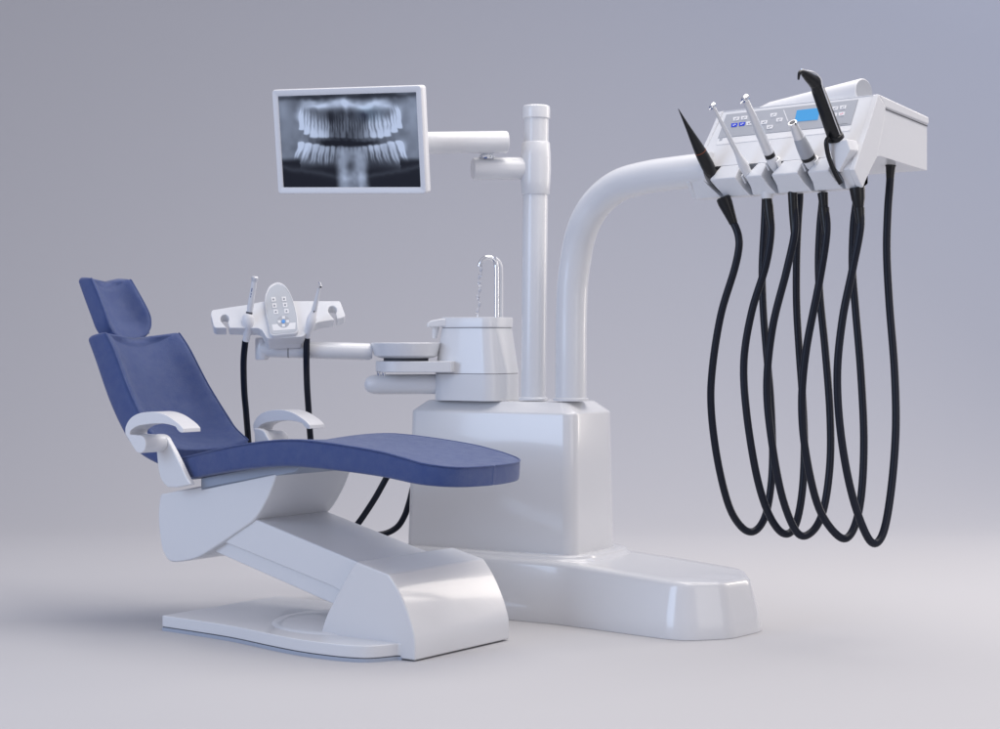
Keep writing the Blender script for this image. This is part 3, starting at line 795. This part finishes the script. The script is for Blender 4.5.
# cup filler spout overhanging to the left
y0 = 6.42
cf = [at(427, 327.5, y0), at(427.3, 323.5, y0), at(431, 320.5, y0), at(440, 319, y0), at(455, 318, y0), at(455, 326.8, y0), at(440, 327, y0)]
build("cup_filler", *prism([Vector(q) - Vector((0, .035, 0)) for q in cf], Vector((0, .07, 0))), WHITE, spit, bevel=.006)
build("filler_nozzle", *lathe(at(435.8, 327, y0), at(434.4, 338.5, y0), [(0, .0135), (.9, .0085), (1, .007)], 24), WHITE, spit)
# chrome spout
fy = 6.44
fp_ = [at(496.6, 318, fy), at(496.6, 300, fy), at(496.6, 280, fy), at(496.5, 268, fy), at(495, 261.5, fy), at(490, 257.6, fy - .005), at(484.5, 258.6, fy - .01), at(481, 262.5, fy - .01), at(479.6, 266.5, fy - .01)]
build("spout", *tube(cr(fp_, 6), .0088, 20), CHROME, spit)
wp = [at(500.3, 318, fy + .01), at(500.3, 290, fy + .01), at(500.2, 270, fy + .01), at(498.6, 263, fy + .01), at(495, 259.5, fy + .01)]
build("spout_back", *tube(cr(wp, 6), .0105, 20), WHITE, spit)
wat = []
for k in range(25):
    q = k / 24; wat.append(at(480.4 - 2.6 * q + .9 * math.sin(q * 19), 267 + 51 * q, fy - .012 + .004 * math.cos(q * 23)))
wr = [.0050 - .001 * k / 24 + .0022 * math.sin(k * 1.9) for k in range(25)]
stream = build("water_stream", *tube(cr(wat, 3), [interp([(i / 24, r) for i, r in enumerate(wr)], k / 72)[0] for k in range(73)], 12), WATER, None, recalc=True)
stream["label"] = "thin twisting stream of clear water falling from the chrome spout"; stream["category"] = "water stream"

# ------------------------------------------------------------------ assistant's arm, dish and console
ya = 6.40
asa = thing("basin_arm", "white horizontal swing arm with round dish reaching left from the basin", "basin arm", at(440, 366, ya))
dcn = at(406, 350, 6.40)
def zl_(py, Y=6.4): return CAM_H - (py - HOR) / F * Y
def disk(cx, Y, prof, n=56):
    c = at(cx, 340, Y); rings = [[Vector((c.x + r * math.cos(2 * math.pi * k / n), c.y + r * math.sin(2 * math.pi * k / n), z)) for k in range(n)] for z, r in prof]
    return loft(rings)
build("dish", *disk(406, 6.42, [(zl_(358.2), .085), (zl_(357.2), .104), (zl_(355.5), .114), (zl_(345), .1235), (zl_(343.3), .1245), (zl_(342.6), .1225), (zl_(343.2), .118), (zl_(347), .10)]), WHITE, asa)
build("dish_shadow_stem", *disk(406, 6.42, [(zl_(362), .080), (zl_(358), .080)]), SEAM_SHADE, asa)  # near-black colour stands in for the shadow under the dish
lp = []
c = at(405, 340, 6.42); rr0 = .105
cs = at(452, 340, 6.42)
low_ring = []
for k in range(13):
    a = R(90 + 180 * k / 12); low_ring.append(Vector((c.x + rr0 * math.cos(a), c.y + rr0 * math.sin(a), 0)))
low_ring += [Vector((cs.x, c.y - rr0 * .95, 0)), Vector((cs.x + .03, c.y, 0)), Vector((cs.x, c.y + rr0 * .95, 0))]
build("bracket_plate", *loft([zset(low_ring, zl_(372)), zset(low_ring, zl_(371)), zset(low_ring, zl_(361))]), WHITE, asa, bevel=.003)
for x in (378.6, 383.6):
    build("bolt", *lathe(at(x, 371, 6.36), at(x, 376, 6.36), [(0, .006), (.7, .006), (1, .004)], 14), CHROME, asa)
build("drum", *lathe(at(364.5, 384.5, 6.44), at(450, 384, 6.44), [(0, .006), (.015, .020), (.05, .029), (.10, .0335), (.16, .0355), (1, .0355)], 40), MATTE, asa)
tA, tB = at(372.5, 351.8, 6.42), at(261, 348.5, 6.40)
Lt = (tB - tA).length
def tq(px): return (372.5 - px) / (372.5 - 261)
build("arm_tube", *lathe(tA, tB, [(0, .024), (.03, .0305), (tq(289), .0305), (tq(288.6), .0285), (tq(288), .0305), (.95, .0305), (1, .026)], 36), WHITE, asa)
e0 = at(262, 337.5, 6.40); e1 = at(262, 360, 6.40)
build("arm_joint", *capped(e0, e1, .024), WHITE, asa)
build("arm_seam", *lathe(tA.lerp(tB, tq(289)), tA.lerp(tB, tq(288.2)), [(0, .0307), (1, .0307)], 36), SEAM_SHADE, asa)

con = thing("assistant_console", "small white winged control console with an oval grey keypad", "console", at(283, 345, 6.40))
CN = Vector((0.10, -0.78, 0.62)).normalized(); CO = at(283, 318, 6.36)
def cp(px, py, d=0.0): return hit(px, py, CO, CN) + CN * d
def arc(cx, cy, r, a0, a1, n=8): return [(cx + r * math.cos(R(a0 + (a1 - a0) * k / n)), cy + r * math.sin(R(a0 + (a1 - a0) * k / n))) for k in range(n + 1)]
outl = [(211.2, 311.6), (212.5, 309.8), (232, 306.7), (249.5, 304.2), (263, 301.2), (296, 300.9), (338.8, 300.9), (340.4, 302), (345.2, 314.6), (344.6, 317), (337.2, 319.2)]
outl += arc(332.3, 310.3, 4.3, 42, -220, 12)
outl += [(334.4, 319.9), (318.5, 322.3), (311.5, 326), (304.5, 335.4), (302, 336.8), (268.5, 338.6), (266.2, 337.4), (261.8, 330.2), (258, 328.3), (229.4, 327.9)]
outl += arc(224.6, 318.9, 4.3, 42, -222, 12)
outl += [(226.6, 327.9), (216, 327.8), (213.6, 326.2), (210.8, 315)]
build("wing_plate", *prism([cp(x, y) for x, y in outl], CN * -0.040), WHITE, con, bevel=.003, segs=3)
blo = [(263, 328), (304, 327), (302.8, 334.5), (301.5, 336.6), (269, 338.2), (267, 337)]
build("lower_block", *prism([cp(x, y, -.006) for x, y in blo], CN * -0.060), WHITE, con, bevel=.004)
egg = cr([(275, 283.2), (268.6, 287.5), (264.9, 297), (264.8, 306), (266.4, 316), (268.8, 327), (271.4, 336.2), (284, 335.4), (296.8, 333.8), (297.8, 326), (296.9, 316), (294.2, 304.5), (290.2, 294), (285.2, 286.5), (280, 283.2)], 4, closed=True)
ec = Vector((281.5, 313.2))
def eggr(k, d): return [cp(ec.x + (p[0] - ec.x) * k, ec.y + (p[1] - ec.y) * k + 1.6, d) for p in egg]
build("keypad_housing", *loft([eggr(.93, -.034), eggr(1.0, -.020), eggr(1.0, .010), eggr(.985, .0135), eggr(.955, .0145), eggr(.93, .0125)]), WHITE, con, sharp=50)
kp = build("keypad", *prism([cp(ec.x + (p[0] - ec.x) * .915, ec.y + (p[1] - ec.y) * .915 + 1.6, .0125) for p in egg], CN * .0012), nmat("keypad_grey", (0.47, 0.50, 0.54), 0.35), con)
build("keypad_strip", *prism([cp(x, y, .0137) for x, y in ((271.8, 327.0), (295.6, 325.0), (295.2, 331.6), (273.2, 333.2))], CN * .0006), BUTTON, con, smooth=False)
def kbtn(cx, cy, w, h, mat, mark=True, sk=.06):
    q = [(cx - w / 2 - sk * h, cy - h / 2), (cx + w / 2 - sk * h, cy - h / 2 - .2), (cx + w / 2 + sk * h, cy + h / 2 - .2), (cx - w / 2 + sk * h, cy + h / 2)]
    o = build("button", *prism([cp(x, y, .0132) for x, y in q], CN * .0022), mat, kp, bevel=.0008, segs=2)
    if mark:
        build("icon", *prism([cp(cx + dx, cy + dy, .0155) for dx, dy in ((-.9, .7), (.8, .9), (1.0, -.6), (-.4, -1.0))], CN * .0003), INK, o, smooth=False)
for x, y in ((273.4, 302.2), (274.3, 308.4), (275.7, 314.6), (283.9, 301.8), (285.0, 307.8), (286.4, 313.9)): kbtn(x, y, 4.4, 4.6, BUTTON)
pc = (283.4, 324.2)
build("dial", *prism([cp(*q, .0134) for q in arc(pc[0], pc[1], 6.2, 0, 360, 28)[:-1]], CN * .0012), GREYP, kp)
for dx, dy in ((0, -4), (4.2, -.2), (0, 4), (-4.2, .2)): kbtn(pc[0] + dx, pc[1] + dy, 3.0, 2.8, BUTTON, False)
build("button", *prism([cp(*q, .0140) for q in arc(pc[0], pc[1], 1.8, 0, 360, 16)[:-1]], CN * .0022), LBLUE, kp, label="round light blue centre key")

AG = "handpieces in the assistant's console"
yh = 6.33
s0_, s1_ = at(247.5, 333, yh + .02), at(254.8, 279, yh - .03)
sy = thing("syringe_handpiece", "white handpiece with a blunt head and dark markings, left of the oval keypad", "handpiece", s0_, AG)
d = s1_ - s0_
build("grip", *lathe(at(249.3, 313, yh), s1_, [(0, .0100), (.1, .0115), (.5, .0105), (.85, .0100), (.95, .0105), (1, .0095)], 24), WHITE, sy)
build("head", *lathe(s1_ - d * .04, s1_ + d * .05, [(0, .0105), (.2, .0120), (.85, .0120), (1, .009)], 24), STEEL, sy)
for q0, q1 in ((.30, .42), (.46, .52), (.55, .60)):
    a, b = at(249.3, 313, yh), s1_
    build("marking", *lathe(a.lerp(b, 1 - q0 * .9) + Vector((-.0025, -.0085, 0)), a.lerp(b, 1 - q1 * .9) + Vector((-.0025, -.0085, 0)), [(0, .0022), (1, .0022)], 10), NAVY, sy)
build("coupling_ring", *lathe(at(249, 314.5, yh), at(249.4, 312, yh), [(0, .0118), (1, .0118)], 24), SEAM_SHADE, sy)
build("coupling", *tube(cr([at(249.0, 314, yh), at(248.0, 319, yh), at(248.3, 325, yh), at(247.6, 332, yh + .01), at(245.8, 341, yh + .02)], 4), [.0125, .0165, .0190, .0205, .0212, .0212, .0208, .0200, .0188, .0175, .0160, .0150, .0142, .0135, .0128, .0122, .0118], 24), MATTE, sy)
hA = [(245.4, 340.5, 6.36), (243.6, 361.6, 6.39), (244.2, 390, 6.42), (246, 411, 6.45), (247.8, 433, 6.48), (252, 480, 6.50), (262, 528, 6.52), (285, 560, 6.54), (318, 560, 6.55), (350, 533, 6.56), (372, 503, 6.57), (388, 475, 6.58), (400, 455, 6.58), (416, 447, 6.58)]
build("hose", *tube(cr([at(*q) for q in hA], 7), .0115, 16), RUBBER, sy)

t1_ = at(319.2, 288.5, yh - .03)
su = thing("suction_handpiece", "slender white handpiece with a hooked silver tip, right of the oval keypad", "handpiece", at(309, 333, yh), AG)
build("grip", *lathe(at(313.8, 312, yh), t1_, [(0, .0095), (.1, .0100), (.5, .0078), (.9, .0060), (1, .0055)], 24), WHITE, su)
build("tip", *tube(cr([t1_, at(320.6, 286.6, yh - .03), at(320.0, 284, yh - .032), at(319.2, 281.8, yh - .036)], 4), [.0050] * 5 + [.0045] * 4 + [.0038] * 4, 14), CHROME, su)
build("tip_joint", *lathe(at(320.5, 288, yh - .04), at(320.7, 286.4, yh - .04), [(0, .0035), (1, .0035)], 12), BLACK, su)
build("coupling", *tube(cr([at(314.2, 311, yh), at(312.2, 317, yh), at(310.3, 324, yh), at(308, 331.5, yh + .01), at(307, 337, yh + .02)], 4), [.0098, .0108, .0125, .0145, .0160, .0170, .0172, .0170, .0165, .0158, .0150, .0145, .0140, .0136, .0130, .0125, .0120], 24), MATTE, su)
build("thumb_dot", *lathe(at(314.0, 311.6, yh - .010), at(314.0, 311.6, yh - .013), [(0, .0024), (1, .0024)], 12), BLACK, su)
hB = [(306.8, 335.5, 6.35), (306.4, 359, 6.37), (307, 385, 6.42), (308.5, 408.4, 6.46), (310.6, 439.7, 6.52), (316, 490, 6.58), (334, 525, 6.62), (362, 534.5, 6.64), (382, 534.2, 6.66), (396, 528, 6.68), (404, 517, 6.69), (409, 503, 6.70), (416, 480, 6.71), (430, 468, 6.71)]
build("hose", *tube(cr([at(*q) for q in hB], 7), .0115, 16), RUBBER, su)

# ------------------------------------------------------------------ light
world = bpy.data.worlds.new("World"); sc.world = world; world.use_nodes = True
bg = world.node_tree.nodes["Background"]
bg.inputs["Color"].default_value = (0.785, 0.77, 0.88, 1); bg.inputs["Strength"].default_value = 0.56

def area(name, loc, target, sx, sy, power, c):
    l = bpy.data.lights.new(name, 'AREA'); l.shape = 'RECTANGLE'; l.size = sx; l.size_y = sy; l.energy = power; l.color = c
    o = bpy.data.objects.new(name, l); col.objects.link(o); o.location = loc
    o.rotation_euler = (Vector(target) - Vector(loc)).to_track_quat('-Z', 'Y').to_euler()
    return o
area("overhead_softbox", (1.3, 5.9, 4.6), (0.0, 5.4, 0.0), 5.0, 3.4, 188, (1.0, 0.94, 0.88))
area("left_softbox", (-5.5, 2.0, 2.4), (-0.2, 6.0, 0.8), 3.0, 3.0, 115, (0.54, 0.71, 1.0))
area("rear_right_softbox", (4.6, 8.0, 2.2), (0.3, 6.0, 1.0), 0.8, 3.0, 45, (1.0, 0.92, 0.84))
area("front_right_softbox", (3.4, 2.2, 1.6), (0.0, 5.8, 0.4), 2.0, 2.0, 16, (1.0, 0.96, 0.92))
area("background_light", (4.8, 9.4, 7.4), (4.4, 13.5, 4.6), 4.5, 1.2, 140, (0.57, 0.69, 1.0))

sc.view_settings.view_transform = 'Standard'
sc.view_settings.look = 'None'
sc.view_settings.exposure = 0.16
sc.view_settings.gamma = 1.0
sc.cycles.use_denoising = True
sc.cycles.max_bounces = 8
